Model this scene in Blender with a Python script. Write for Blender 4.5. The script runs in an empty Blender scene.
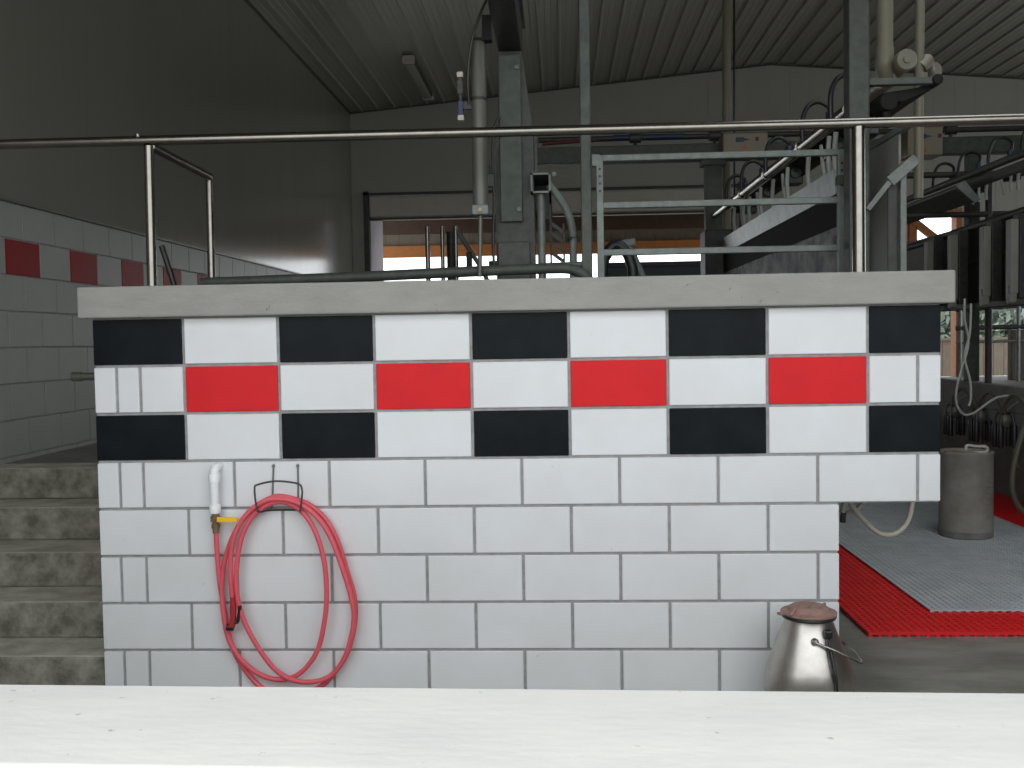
import bpy, bmesh, math, random
from mathutils import Vector, Matrix
random.seed(7)
S = bpy.context.scene
COL = S.collection

# ---------------------------------------------------------------- camera
cam_data = bpy.data.cameras.new('camera')
cam = bpy.data.objects.new('camera', cam_data)
COL.objects.link(cam)
cam_data.sensor_fit = 'HORIZONTAL'
cam_data.sensor_width = 36.0
cam_data.lens = 36.0 * 988.0 / 1024.0
cam_data.clip_start = 0.05
YAW, PITCH, ROLL = 0.0494554, -0.0435923, 0.0166749
cam.matrix_world = (Matrix.Translation((1.5906, -4.1013, 1.5028)) @ Matrix.Rotation(YAW, 4, 'Z')
                    @ Matrix.Rotation(PITCH, 4, 'X') @ Matrix.Rotation(ROLL, 4, 'Y')
                    @ Matrix.Rotation(math.pi / 2, 4, 'X'))
S.camera = cam

# ---------------------------------------------------------------- world, exposure
S.view_settings.view_transform = 'Standard'
S.view_settings.look = 'None'
S.view_settings.gamma = 1.0
S.view_settings.use_curve_mapping = False
S.view_settings.exposure = 0.0
w = bpy.data.worlds.new('overcast_sky')
S.world = w
w.use_nodes = True
bg = w.node_tree.nodes['Background']
bg.inputs['Color'].default_value = (0.93, 0.97, 1.0, 1)
bg.inputs['Strength'].default_value = 2.9
S.cycles.use_denoising = True
S.cycles.max_bounces = 10
S.cycles.diffuse_bounces = 6
S.cycles.sample_clamp_indirect = 8.0


def portal(loc, rot, sx, sy):
    # marks an opening of the building for the sky sampler; emits nothing itself
    l = bpy.data.lights.new('opening_portal', 'AREA')
    l.shape = 'RECTANGLE'
    l.size, l.size_y = sx, sy
    l.cycles.is_portal = True
    o = bpy.data.objects.new('opening_portal', l)
    o.location = loc
    o.rotation_euler = rot
    COL.objects.link(o)


YF = -2.95                      # plane of the building's open front
DX0, DX1, DZ1 = -1.4, 5.2, 4.1   # the front opening
portal(((DX0 + DX1) / 2, YF - .16, DZ1 / 2), (math.pi / 2, 0, 0), DX1 - DX0, DZ1)
portal((1.5, 11.3, 2.1), (-math.pi / 2, 0, 0), 5.6, 3.2)
portal((7.1, 11.3, 2.1), (-math.pi / 2, 0, 0), .8, 2.5)
portal((8.9, 11.3, 1.55), (-math.pi / 2, 0, 0), 2.4, 1.5)
portal((11.3, 6.0, 2.6), (math.pi / 2, 0, -math.pi / 2 + math.pi), 6.0, 2.6)  # unseen right wall opening, added to brighten the right of the back wall

SKY = (3.0, -.6, 6.4, 1.7)          # unseen rooflight added to brighten the mats and pit floor: x0, y0, x1, y1
portal(((SKY[0] + SKY[2]) / 2, (SKY[1] + SKY[3]) / 2, 5.85), (0, 0, 0), SKY[2] - SKY[0], SKY[3] - SKY[1])


# ---------------------------------------------------------------- materials
def mat(name, col, rough=.6, metal=0.0, spec=.5, var=0.0, vscale=6.0, col2=None, bump=0.0, bscale=60.0, stretch=None, coat=0.0):
    m = bpy.data.materials.new(name)
    m.use_nodes = True
    nt = m.node_tree
    b = nt.nodes['Principled BSDF']
    b.inputs['Roughness'].default_value = rough
    b.inputs['Metallic'].default_value = metal
    b.inputs['Specular IOR Level'].default_value = spec
    if coat:
        b.inputs['Coat Weight'].default_value = coat
        b.inputs['Coat Roughness'].default_value = .12
    tc = nt.nodes.new('ShaderNodeTexCoord')
    src = tc.outputs['Object']
    if stretch:
        mp = nt.nodes.new('ShaderNodeMapping')
        mp.inputs['Scale'].default_value = stretch
        nt.links.new(src, mp.inputs['Vector'])
        src = mp.outputs['Vector']
    c2 = col2 or tuple(max(0, c * (1 - var)) for c in col)
    if var or col2:
        n = nt.nodes.new('ShaderNodeTexNoise')
        n.inputs['Scale'].default_value = vscale
        n.inputs['Detail'].default_value = 6
        n.inputs['Roughness'].default_value = .62
        r = nt.nodes.new('ShaderNodeValToRGB')
        r.color_ramp.elements[0].position = .36
        r.color_ramp.elements[1].position = .66
        r.color_ramp.elements[0].color = (*c2, 1)
        r.color_ramp.elements[1].color = (*col, 1)
        nt.links.new(src, n.inputs['Vector'])
        nt.links.new(n.outputs['Fac'], r.inputs['Fac'])
        nt.links.new(r.outputs['Color'], b.inputs['Base Color'])
    else:
        b.inputs['Base Color'].default_value = (*col, 1)
    if bump:
        n2 = nt.nodes.new('ShaderNodeTexNoise')
        n2.inputs['Scale'].default_value = bscale
        n2.inputs['Detail'].default_value = 5
        bp = nt.nodes.new('ShaderNodeBump')
        bp.inputs['Strength'].default_value = bump
        bp.inputs['Distance'].default_value = .01
        nt.links.new(src, n2.inputs['Vector'])
        nt.links.new(n2.outputs['Fac'], bp.inputs['Height'])
        nt.links.new(bp.outputs['Normal'], b.inputs['Normal'])
    return m


M = {}
M['tile_white'] = mat('glazed_white', (.71, .725, .74), .32, col2=(.665, .67, .672), vscale=2.5, spec=.4)
M['tile_red'] = mat('glazed_red', (.70, .022, .027), .34, var=.10, vscale=5, spec=.1)
M['tile_black'] = mat('glazed_black', (.0055, .007, .0085), .36, col2=(.010, .0125, .015), vscale=7, spec=.08)
M['grout'] = mat('grout', (.34, .335, .335), .9, var=.25, vscale=30)
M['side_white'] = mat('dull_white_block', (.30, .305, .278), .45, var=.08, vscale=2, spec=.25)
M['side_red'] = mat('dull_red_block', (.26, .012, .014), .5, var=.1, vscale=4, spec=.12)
M['ledge'] = mat('ledge_concrete', (.34, .33, .305), .85, var=.16, vscale=4, bump=.25, bscale=70, stretch=(1, 3, 3))
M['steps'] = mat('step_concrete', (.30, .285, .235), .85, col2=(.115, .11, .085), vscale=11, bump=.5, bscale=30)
M['treads'] = mat('toplit_tread_concrete', (.50, .48, .40), .85, col2=(.30, .285, .23), vscale=6, bump=.4, bscale=30)  # paler than the risers: light from above put into the tread colour
M['floor'] = mat('floor_concrete', (.30, .29, .255), .45, col2=(.18, .175, .15), vscale=2.6, bump=.25, bscale=40, stretch=(1, 2.2, 1))
M['deck'] = mat('deck_concrete', (.2, .195, .18), .8, var=.3, vscale=4)
M['parapet'] = mat('painted_parapet', (.63, .612, .575), .75, col2=(.565, .555, .535), vscale=3.5, bump=.10, bscale=22, stretch=(1, 2.5, 2.5))
def speckle(m, col, scale, lo, hi):
    # small dirt marks over an existing colour
    nt = m.node_tree
    b = nt.nodes['Principled BSDF']
    old = b.inputs['Base Color'].links[0].from_socket
    tc = nt.nodes.new('ShaderNodeTexCoord')
    n = nt.nodes.new('ShaderNodeTexNoise')
    n.inputs['Scale'].default_value = scale
    n.inputs['Detail'].default_value = 3
    r = nt.nodes.new('ShaderNodeMapRange')
    r.inputs['From Min'].default_value = lo
    r.inputs['From Max'].default_value = hi
    mx = nt.nodes.new('ShaderNodeMix')
    mx.data_type = 'RGBA'
    mx.inputs[7].default_value = (*col, 1)
    nt.links.new(tc.outputs['Object'], n.inputs['Vector'])
    nt.links.new(n.outputs['Fac'], r.inputs['Value'])
    nt.links.new(r.outputs['Result'], mx.inputs[0])
    nt.links.new(old, mx.inputs[6])
    nt.links.new(mx.outputs[2], b.inputs['Base Color'])


speckle(M['parapet'], (.33, .31, .28), 38, .70, .78)
speckle(M['ledge'], (.16, .14, .11), 30, .71, .78)
speckle(M['tile_white'], (.50, .46, .40), 26, .73, .82)
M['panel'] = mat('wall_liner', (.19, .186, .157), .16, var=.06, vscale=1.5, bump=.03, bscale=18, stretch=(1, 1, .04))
M['panel_back'] = mat('back_wall_liner', (.33, .32, .28), .45, var=.06, vscale=1.5)
M['sheet'] = mat('dull_sheet', (.24, .235, .205), .5, var=.15, vscale=4)
M['ceiling'] = mat('ceiling_liner', (.24, .235, .195), .42, var=.06, vscale=1.5)
M['trim'] = mat('dark_trim', (.05, .05, .045), .5)
M['stainless'] = mat('stainless', (.25, .235, .205), .27, 1.0, var=.18, vscale=14)
M['galv'] = mat('galvanised', (.178, .202, .185), .55, .25, var=.28, vscale=26)
M['galv_mid'] = mat('dull_galvanised', (.085, .096, .082), .6, .2, var=.35, vscale=18)
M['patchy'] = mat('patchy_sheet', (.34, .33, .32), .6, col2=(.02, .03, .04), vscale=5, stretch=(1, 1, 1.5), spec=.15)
M['dull_black'] = mat('dull_black', (.022, .022, .020), .8, spec=.08)
M['galv_bright'] = mat('bright_galvanised', (.30, .33, .32), .45, .35, var=.3, vscale=12)
M['olive'] = mat('olive_hose', (.085, .082, .06), .5)
M['galv_dark'] = mat('weathered_galvanised', (.068, .075, .065), .6, .2, var=.35, vscale=22)
M['alu'] = mat('dull_aluminium', (.115, .115, .098), .45, .3, var=.1, vscale=10)
M['iron'] = mat('dark_iron', (.055, .055, .05), .55, .4, var=.3, vscale=20)
M['rubber'] = mat('black_rubber', (.013, .013, .013), .42)
M['motor'] = mat('black_plastic', (.01, .01, .01), .4)
M['blue'] = mat('blue_plastic', (.012, .025, .065), .5)
M['pvc'] = mat('cream_plastic', (.20, .185, .135), .45, var=.08, vscale=8)
M['pvc_white'] = mat('white_plastic', (.80, .81, .82), .3)
M['cream_hose'] = mat('cream_hose', (.50, .46, .38), .4)
M['grey_hose'] = mat('clear_grey_hose', (.40, .41, .38), .3)
M['hose'] = mat('red_hose', (.74, .105, .135), .45, var=.10, vscale=12)
M['brass'] = mat('brass', (.30, .22, .12), .42, .7, var=.3, vscale=60)
M['yellow'] = mat('yellow_enamel', (.80, .50, .02), .4)
M['red_paint'] = mat('red_paint', (.40, .02, .025), .4)
M['dull_red'] = mat('dull_red', (.10, .012, .012), .6)
M['can'] = mat('can_steel', (.54, .515, .475), .36, 1.0, col2=(.44, .42, .385), vscale=13, bump=.06, bscale=30)
M['lid'] = mat('faded_rubber_lid', (.31, .185, .15), .8, var=.3, vscale=22, bump=.3, bscale=60)
M['mat_red'] = mat('red_mat', (.88, .018, .018), .5, var=.12, vscale=5)
M['mat_grey'] = mat('grey_mat', (.60, .66, .69), .5, var=.15, vscale=5)
M['barrel'] = mat('grey_barrel', (.30, .295, .275), .6, col2=(.20, .185, .155), vscale=5)
M['wood'] = mat('orange_lumber', (.40, .135, .025), .6, var=.25, vscale=9, stretch=(1, 1, 6))
M['brown'] = mat('brown_lumber', (.065, .030, .016), .7, var=.3, vscale=9)
M['board'] = mat('weathered_board', (.17, .135, .10), .8, var=.3, vscale=9, stretch=(6, 1, .6))
M['roll'] = mat('curtain_cloth', (.50, .475, .41), .8, var=.1, vscale=4)
M['beige'] = mat('beige_enamel', (.21, .18, .125), .5, var=.05, vscale=5)
M['orange'] = mat('orange_mark', (.30, .13, .02), .5)
M['glass_window'] = mat('window_bar', (.5, .5, .48), .4)
M['ground'] = mat('gravel', (.45, .44, .40), .9, var=.3, vscale=2)
M['leaf'] = mat('hedge_leaf', (.24, .29, .235), .8, var=.3, vscale=5)
M['navy'] = mat('dark_gate_paint', (.02, .025, .035), .5)


m = M['strip'] = mat('milky_strip', (.75, .74, .78), .5)
tl = m.node_tree.nodes.new('ShaderNodeBsdfTranslucent')
tl.inputs['Color'].default_value = (.85, .82, .88, 1)
mx = m.node_tree.nodes.new('ShaderNodeMixShader')
mx.inputs[0].default_value = .6
m.node_tree.links.new(m.node_tree.nodes['Principled BSDF'].outputs[0], mx.inputs[1])
m.node_tree.links.new(tl.outputs[0], mx.inputs[2])
m.node_tree.links.new(mx.outputs[0], m.node_tree.nodes['Material Output'].inputs['Surface'])


# ---------------------------------------------------------------- mesh helpers
def spline(pts, sub=6, closed=False):
    P = [Vector(p) for p in pts]
    n = len(P)
    out = []
    rng = n if closed else n - 1
    for i in range(rng):
        if closed:
            p0, p1, p2, p3 = P[(i - 1) % n], P[i], P[(i + 1) % n], P[(i + 2) % n]
        else:
            p0, p1, p2, p3 = P[max(i - 1, 0)], P[i], P[i + 1], P[min(i + 2, n - 1)]
        for s in range(sub):
            t = s / sub
            out.append(.5 * ((2 * p1) + (p2 - p0) * t + (2 * p0 - 5 * p1 + 4 * p2 - p3) * t * t
                             + (3 * p1 - p0 - 3 * p2 + p3) * t ** 3))
    if not closed:
        out.append(P[-1])
    return out


class MB:
    def __init__(self):
        self.v, self.f, self.mi, self.sm = [], [], [], []

    def add(self, vs, fs, mi=0, smooth=False):
        o = len(self.v)
        self.v += [Vector(v) for v in vs]
        self.f += [tuple(i + o for i in f) for f in fs]
        self.mi += [mi] * len(fs)
        self.sm += [smooth] * len(fs)
        return self

    def box(self, x0, y0, z0, x1, y1, z1, b=0.0, mi=0, M4=None):
        if b <= 0:
            vs = [(x, y, z) for x in (x0, x1) for y in (y0, y1) for z in (z0, z1)]
            fs = [(0, 1, 3, 2), (4, 6, 7, 5), (0, 4, 5, 1), (2, 3, 7, 6), (0, 2, 6, 4), (1, 5, 7, 3)]
        else:
            bm = bmesh.new()
            bmesh.ops.create_cube(bm, size=1)
            for v in bm.verts:
                v.co = Vector(((x0 + x1) / 2 + v.co.x * (x1 - x0), (y0 + y1) / 2 + v.co.y * (y1 - y0), (z0 + z1) / 2 + v.co.z * (z1 - z0)))
            bmesh.ops.bevel(bm, geom=bm.edges[:], offset=b, segments=2, affect='EDGES', profile=.5)
            bm.verts.index_update()
            vs = [v.co.copy() for v in bm.verts]
            fs = [tuple(v.index for v in f.verts) for f in bm.faces]
            bm.free()
        if M4 is not None:
            vs = [M4 @ Vector(v) for v in vs]
        return self.add(vs, fs, mi)

    def bar(self, a, b, w, h, mi=0, up=(0, 0, 1), bev=0.0):
        # rectangular bar from a to b, w across, h along 'up'
        a, b = Vector(a), Vector(b)
        d = (b - a)
        L = d.length
        d.normalize()
        u = Vector(up)
        s = d.cross(u).normalized()
        u = s.cross(d).normalized()
        R = Matrix((s, d, u)).transposed().to_4x4()
        R.translation = a
        return self.box(-w / 2, 0, -h / 2, w / 2, L, h / 2, bev, mi, R)

    def tube(self, pts, r, n=10, mi=0, closed=False, caps=True, radii=None):
        P = [Vector(p) for p in pts]
        m = len(P)
        prev = None
        vs, fs = [], []
        for i in range(m):
            if closed:
                t = (P[(i + 1) % m] - P[(i - 1) % m]).normalized()
            else:
                t = (P[min(i + 1, m - 1)] - P[max(i - 1, 0)]).normalized()
            if prev is None:
                u = t.orthogonal().normalized()
            else:
                u = prev - t * prev.dot(t)
                u = u.normalized() if u.length > 1e-6 else t.orthogonal().normalized()
            prev = u
            w_ = t.cross(u)
            rr = radii[i] if radii else r
            # keep full width where a polyline turns sharply
            if not closed and 0 < i < m - 1:
                d1, d2 = (P[i] - P[i - 1]).normalized(), (P[i + 1] - P[i]).normalized()
                c = max(.5, math.sqrt(max(0, (1 + d1.dot(d2)) / 2)))
            else:
                c = 1
            for k in range(n):
                a = 2 * math.pi * k / n
                vs.append(P[i] + (u * math.cos(a) + w_ * math.sin(a)) * rr * (1 if c > .97 else 1 / c ** .5))
        for i in range(m if closed else m - 1):
            j = (i + 1) % m
            for k in range(n):
                l = (k + 1) % n
                fs.append((i * n + k, i * n + l, j * n + l, j * n + k))
        self.add(vs, fs, mi, True)
        if caps and not closed:
            o = len(self.v) - m * n
            self.f += [tuple(o + k for k in reversed(range(n))), tuple(o + (m - 1) * n + k for k in range(n))]
            self.mi += [mi, mi]
            self.sm += [False, False]
        return self

    def lathe(self, prof, c=(0, 0, 0), n=32, mi=0, axis='z'):
        c = Vector(c)
        vs, fs = [], []
        for r, h in prof:
            for k in range(n):
                a = 2 * math.pi * k / n
                x, y = max(r, 1e-4) * math.cos(a), max(r, 1e-4) * math.sin(a)
                p = (x, y, h) if axis == 'z' else ((x, h, y) if axis == 'y' else (h, x, y))
                vs.append(c + Vector(p))
        for i in range(len(prof) - 1):
            for k in range(n):
                l = (k + 1) % n
                fs.append((i * n + k, i * n + l, (i + 1) * n + l, (i + 1) * n + k))
        return self.add(vs, fs, mi, True)

    def prism(self, poly, y0, y1, mi=0, plane='xz'):
        n = len(poly)
        if plane == 'xz':
            vs = [(a, y0, b) for a, b in poly] + [(a, y1, b) for a, b in poly]
        elif plane == 'yz':
            vs = [(y0, a, b) for a, b in poly] + [(y1, a, b) for a, b in poly]
        else:
            vs = [(a, b, y0) for a, b in poly] + [(a, b, y1) for a, b in poly]
        fs = [tuple(range(n)), tuple(reversed(range(n, 2 * n)))]
        fs += [(i, i + n, (i + 1) % n + n, (i + 1) % n) for i in range(n)]
        return self.add(vs, fs, mi)

    def build(self, name, mats, parent=None, org=None):
        if not isinstance(mats, (list, tuple)):
            mats = [mats]
        if parent is not None and org is None:
            org = parent.get('_org')
        org = Vector(org) if org is not None else Vector((0, 0, 0))
        me = bpy.data.meshes.new(name)
        me.from_pydata([v - org for v in self.v], [], self.f)
        for m_ in mats:
            me.materials.append(m_)
        for p, mi, sm in zip(me.polygons, self.mi, self.sm):
            p.material_index = mi
            p.use_smooth = sm
        bm = bmesh.new()
        bm.from_mesh(me)
        bmesh.ops.recalc_face_normals(bm, faces=bm.faces)
        for e in bm.edges:
            if len(e.link_faces) == 2 and e.calc_face_angle(0) > .7:
                e.smooth = False
        bm.to_mesh(me)
        bm.free()
        me.update()
        o = bpy.data.objects.new(name, me)
        COL.objects.link(o)
        if parent is not None:
            o.parent = parent
        else:
            o.location = org
        return o


ORG = {}


def tag(o, label, cat, group=None, kind=None):
    o['label'] = label
    o['category'] = cat
    if group:
        o['group'] = group
    if kind:
        o['kind'] = kind
    return o


def thing(name, loc, label, cat, group=None):
    o = bpy.data.objects.new(name, None)
    o.empty_display_size = .05
    o.location = loc
    COL.objects.link(o)
    ORG[o.name] = Vector(loc)
    return tag(o, label, cat, group)


def part(name, mb, m, t, label=None):
    # a mesh part given in world coordinates, hung under the thing (or part) t
    r = t
    while r.parent is not None:
        r = r.parent
    o = mb.build(name, m, t, ORG.get(r.name, r.location))
    if label:
        o['label'] = label
    return o


def solo(name, mb, m, label, cat, org, group=None):
    return tag(mb.build(name, m, None, org), label, cat, group)


def struct(name, mb, m, label, cat):
    return tag(mb.build(name, m), label, cat, kind='structure')


def dup(root, delta, label, group=None):
    r = root.copy()
    COL.objects.link(r)
    r.location = root.location + Vector(delta)
    r['label'] = label
    for ch in list(root.children):
        c = ch.copy()
        COL.objects.link(c)
        c.parent = r
        for g in list(ch.children):
            d = g.copy()
            COL.objects.link(d)
            d.parent = c
    return r


# ================================================================ SETTING
XL, XR, YB, YN = -1.55, 11.1, 10.95, YF
EAVE, RIDGE, XM = 5.02, 5.568, 4.77
T, H = .4064, .2032
ZD = .86                                             # height of the raised deck


def zc(x):
    return EAVE + (RIDGE - EAVE) * (1 - abs(x - XM) / (XM - XL))


# floor of pit and passage
struct('floor', MB().box(XL - .1, YN - .05, -.12, XR, YB, 0), M['floor'], 'grey trowelled concrete floor of the passage and pit', 'floor')

# raised decks either side of the pit
d = MB().prism([(-.388, .28), (2.727, .28), (2.727, YB), (XL, YB), (XL, 1.3), (-.388, 1.3)], 0, .82, plane='xy')
d.prism([(-.388, .28), (3.136, .28), (3.136, YB), (XL, YB), (XL, 1.3), (-.388, 1.3)], .82, ZD, plane='xy')
struct('floor_deck', d, M['deck'], 'raised concrete deck behind the tiled wall', 'deck')
d = MB().box(5.6, .3, 0, XR, YB, .70).box(5.2, .3, .70, XR, YB, ZD).box(5.2, .3, ZD, 5.32, YB, 1.07, .008)
struct('floor_deck_right', d, M['deck'], 'raised concrete deck with a curb on the right of the pit', 'deck')

# stairs up to the deck on the left
st = MB()
yy = [0.02, .27, .54, .83, 1.1]
for i in range(5):
    # each step with a slightly worn, rounded nose
    z0, z1 = .172 * i, .172 * (i + 1)
    st.box(XL, yy[i], z0, -.392, 1.3, z1 - .0005 * i, .012)
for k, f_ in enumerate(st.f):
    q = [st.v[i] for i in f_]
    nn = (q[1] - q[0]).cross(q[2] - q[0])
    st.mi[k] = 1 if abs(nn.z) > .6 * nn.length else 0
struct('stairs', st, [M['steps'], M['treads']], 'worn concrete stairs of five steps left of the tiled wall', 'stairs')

# ---------------------------------------------------------------- tiled end wall
G = .006
body = MB()
body.box(-.384, .008, 0, 2.723, .29, 1.6256, mi=3)
body.box(2.723, .008, .8145, 3.132, .29, 1.6256, mi=3)
for r in range(8):
    zt = 1.6256 - H * r
    zb = zt - H
    right = 3.136 if r < 4 else 2.727
    if r in (0, 2):
        js = [-.388] + [k * T for k in range(8)] + [right]
    elif r == 1:
        js = [-.388, -.292, -.19] + [k * T for k in range(8)] + [3.045, right]
    elif r == 3:
        js = [-.388, -.292, -.19] + [(k + .5) * T for k in range(7)] + [3.045, right]
    elif r in (5, 7):
        js = [-.388, -.300, -.19] + [(k + .5) * T for k in range(7)] + [right]
    else:
        js = [-.388] + [k * T for k in range(7)] + [right]
    for a, b in zip(js[:-1], js[1:]):
        k = math.floor((a + b) / 2 / T)
        mi = 0
        if r in (0, 2) and k % 2:
            mi = 2
        if r == 1 and k % 2 == 0 and 0 <= k <= 6:
            mi = 1
        l_ = a if a < -.38 else a + G
        r_ = b if abs(b - right) < .001 else b - G
        body.box(l_, 0, zb + G, r_, .05, zt - G, .0035, mi)
    # blocks showing on the left end of the wall
    ys = [.052, .29] if r % 2 else [.052, .17, .29]
    for a, b in zip(ys[:-1], ys[1:]):
        body.box(-.388, a + G, zb + G, -.34, b - G, zt - G, .0035, 2 if r in (0, 2) else 0)
struct('wall_tiled', body, [M['tile_white'], M['tile_red'], M['tile_black'], M['grout']],
       'white glazed block wall with a black, white and red checkered band', 'wall')

cap = MB().box(-.425, -.055, 1.626, 3.175, .36, 1.757, .008)
struct('trim_1', cap, M['ledge'], 'plain grey concrete ledge capping the tiled wall', 'ledge')

# ---------------------------------------------------------------- foreground half wall
a = -.0225
pr = MB()
pr.prism([(XL, -2.515 - .0225 * XL), (6.5, -2.515 - .0225 * 6.5), (6.5, -2.825 - .0225 * 6.5), (XL, -2.825 - .0225 * XL)], -.0, .95, plane='xy')
po = struct('wall_parapet', pr, M['parapet'], 'low white painted masonry wall across the foreground', 'wall')
bv = po.modifiers.new('bevel', 'BEVEL')
bv.width = .008
bv.segments = 3

# ---------------------------------------------------------------- left wall: blocks below, liner above
lw = MB()
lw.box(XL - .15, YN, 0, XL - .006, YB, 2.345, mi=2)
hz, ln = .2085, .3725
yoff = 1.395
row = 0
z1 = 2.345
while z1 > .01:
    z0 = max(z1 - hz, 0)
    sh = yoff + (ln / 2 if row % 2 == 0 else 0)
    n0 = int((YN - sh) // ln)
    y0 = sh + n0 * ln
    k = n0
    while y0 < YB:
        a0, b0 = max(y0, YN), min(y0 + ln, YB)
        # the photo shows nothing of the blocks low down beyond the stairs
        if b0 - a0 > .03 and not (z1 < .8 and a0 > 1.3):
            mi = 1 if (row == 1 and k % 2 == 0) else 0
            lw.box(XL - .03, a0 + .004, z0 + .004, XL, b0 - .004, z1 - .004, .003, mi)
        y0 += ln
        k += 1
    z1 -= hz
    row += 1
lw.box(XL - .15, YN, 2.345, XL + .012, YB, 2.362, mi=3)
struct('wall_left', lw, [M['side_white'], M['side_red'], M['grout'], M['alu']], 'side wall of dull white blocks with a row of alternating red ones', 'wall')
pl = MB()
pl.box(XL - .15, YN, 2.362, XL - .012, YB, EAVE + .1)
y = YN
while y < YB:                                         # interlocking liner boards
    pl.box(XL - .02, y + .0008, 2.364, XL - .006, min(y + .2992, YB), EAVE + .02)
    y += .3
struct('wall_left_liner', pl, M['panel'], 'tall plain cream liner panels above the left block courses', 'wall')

# ---------------------------------------------------------------- back wall with two openings
OA = (-1.31, 4.30, 3.76)       # x0, x1, top
OB = (6.74, 7.50, 3.30)
OC = (7.75, 10.1, 2.25)
bw = MB()


def wall_piece(x0, x1, z0, z1=None):
    if z1 is not None:
        bw.box(x0, YB, z0, x1, YB + .14, z1)
    else:
        pts = [(x0, z0), (x1, z0), (x1, zc(x1) + .05)]
        if x0 < XM < x1:
            pts.append((XM, zc(XM) + .05))
        pts.append((x0, zc(x0) + .05))
        bw.prism(pts, YB, YB + .14)


wall_piece(XL - .15, OA[0], 0)
wall_piece(OA[0], OA[1], OA[2])
wall_piece(OA[0], OA[1], 0, ZD + .05)
wall_piece(OA[1], OB[0], 0)
wall_piece(OB[0], OB[1], OB[2])
wall_piece(OB[0], OB[1], 0, ZD)
wall_piece(OB[1], OC[0], 0)
wall_piece(OC[0], OC[1], OC[2])
wall_piece(OC[0], OC[1], 0, ZD)
wall_piece(OC[1], XR, 0)
x = XL
while x < XR:                                         # shallow standing seams
    top = zc(x) - .01
    if OA[0] - .02 < x < OA[1] + .02:
        bw.box(x, YB - .003, OA[2] + .1, x + .02, YB, top)
    elif OB[0] - .02 < x < OB[1] + .02:
        bw.box(x, YB - .003, OB[2] + .1, x + .02, YB, top)
    elif OC[0] - .02 < x < OC[1] + .02:
        bw.box(x, YB - .003, OC[2] + .1, x + .02, YB, top)
    else:
        bw.box(x, YB - .003, ZD, x + .02, YB, top)
    x += .3
struct('wall_back', bw, M['panel_back'], 'cream metal back wall with two wide open bays to daylight', 'wall')

fr = MB()
fr.box(OA[0] - .06, YB - .05, ZD, OA[0] + .02, YB + .16, OA[2] + .05)
fr.box(OA[0] - .06, YB - .05, OA[2] - .01, OA[1] + .06, YB + .16, OA[2] + .025)
fr.box(OA[1] - .02, YB - .05, ZD, OA[1] + .06, YB + .16, OA[2] + .05)
fr.box(OA[0], YB - .03, 3.375, OA[1], YB + .1, 3.405, .004)
w1 = struct('window_1', fr, M['galv_dark'], 'wide open bay in the back wall with a dark frame', 'window')
part('curtain', MB().box(OA[0] + .02, YB - .03, 3.415, OA[1] - .02, YB + .06, 3.74, .03), M['roll'], w1)
part('jamb_strip', MB().box(-1.285, YB + .05, ZD, -1.10, YB + .058, 3.38), M['strip'], w1, 'milky white translucent jamb strip')  # bay jamb made translucent so it glows with the daylight behind
fr = MB()
fr.box(OB[0] - .05, YB - .04, ZD, OB[0] + .03, YB + .16, OB[2])
fr.box(OB[0] - .05, YB - .04, OB[2] - .03, OB[1] + .05, YB + .16, OB[2] + .06)
fr.box(OB[1] - .03, YB - .04, ZD, OB[1] + .05, YB + .16, OB[2])
w2 = struct('window_2', fr, M['wood'], 'narrow open bay at the right of the back wall framed in orange lumber', 'window')
part('brace', MB().bar((6.80, YB - .02, 3.22), (7.50, YB - .02, 2.65), .09, .10), M['wood'], w2)
part('post', MB().box(6.78, YB - .05, ZD, 6.90, YB + .1, 3.27, .006), M['wood'], w2)
fr = MB()
fr.box(OC[0] - .05, YB - .04, ZD, OC[0] + .03, YB + .16, OC[2])
fr.box(OC[0] - .05, YB - .04, OC[2] - .03, OC[1] + .05, YB + .16, OC[2] + .06)
fr.box(OC[1] - .03, YB - .04, ZD, OC[1] + .05, YB + .16, OC[2])
w3 = struct('window_3', fr, M['wood'], 'low wide open bay behind the right stalls with a view of greenery', 'window')
part('post', MB().box(8.55, YB - .02, ZD, 8.67, YB + .1, OC[2], .006), M['wood'], w3)

# right wall, front wall with the opening daylight comes through
rw = MB().box(XR, YN, 0, XR + .15, 3.0, EAVE + .1).box(XR, 9.0, 0, XR + .15, YB, EAVE + .1).box(XR, 3.0, 0, XR + .15, 9.0, 1.3).box(XR, 3.0, 3.9, XR + .15, 9.0, EAVE + .1)
struct('wall_right', rw, M['panel'], 'cream wall with a long unseen opening added at the far right of the barn', 'wall')
fw = MB()
fw.box(XL - .15, YN - .14, 0, DX0, YN, EAVE + .1)
fw.prism([(DX0, DZ1), (DX1, DZ1), (DX1, zc(DX1) + .05), (DX0, zc(DX0) + .05)], YN - .14, YN)
fw.prism([(DX1, 0), (XR + .15, 0), (XR + .15, EAVE + .1), (XM, RIDGE + .05), (DX1, zc(DX1) + .05)], YN - .14, YN)
struct('wall_front', fw, M['panel'], 'front wall with the open doorway behind the low parapet', 'wall')

# ceiling: ribbed metal liner following the low gable
ce = MB()
xs = []
x = XL - .1
prof = []
n = 0
while x < XR + .1:
    for dx, dz in ((0, 0), (.012, .0), (.024, -.022), (.046, -.022), (.058, 0)):
        prof.append((x + dx, zc(x + dx) + dz))
    for dx in (.12, .19):                              # two faint minor creases in the pan
        prof.append((x + dx - .006, zc(x + dx)))
        prof.append((x + dx, zc(x + dx) - .004))
        prof.append((x + dx + .006, zc(x + dx)))
    x += .25
N = len(prof)


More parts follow.
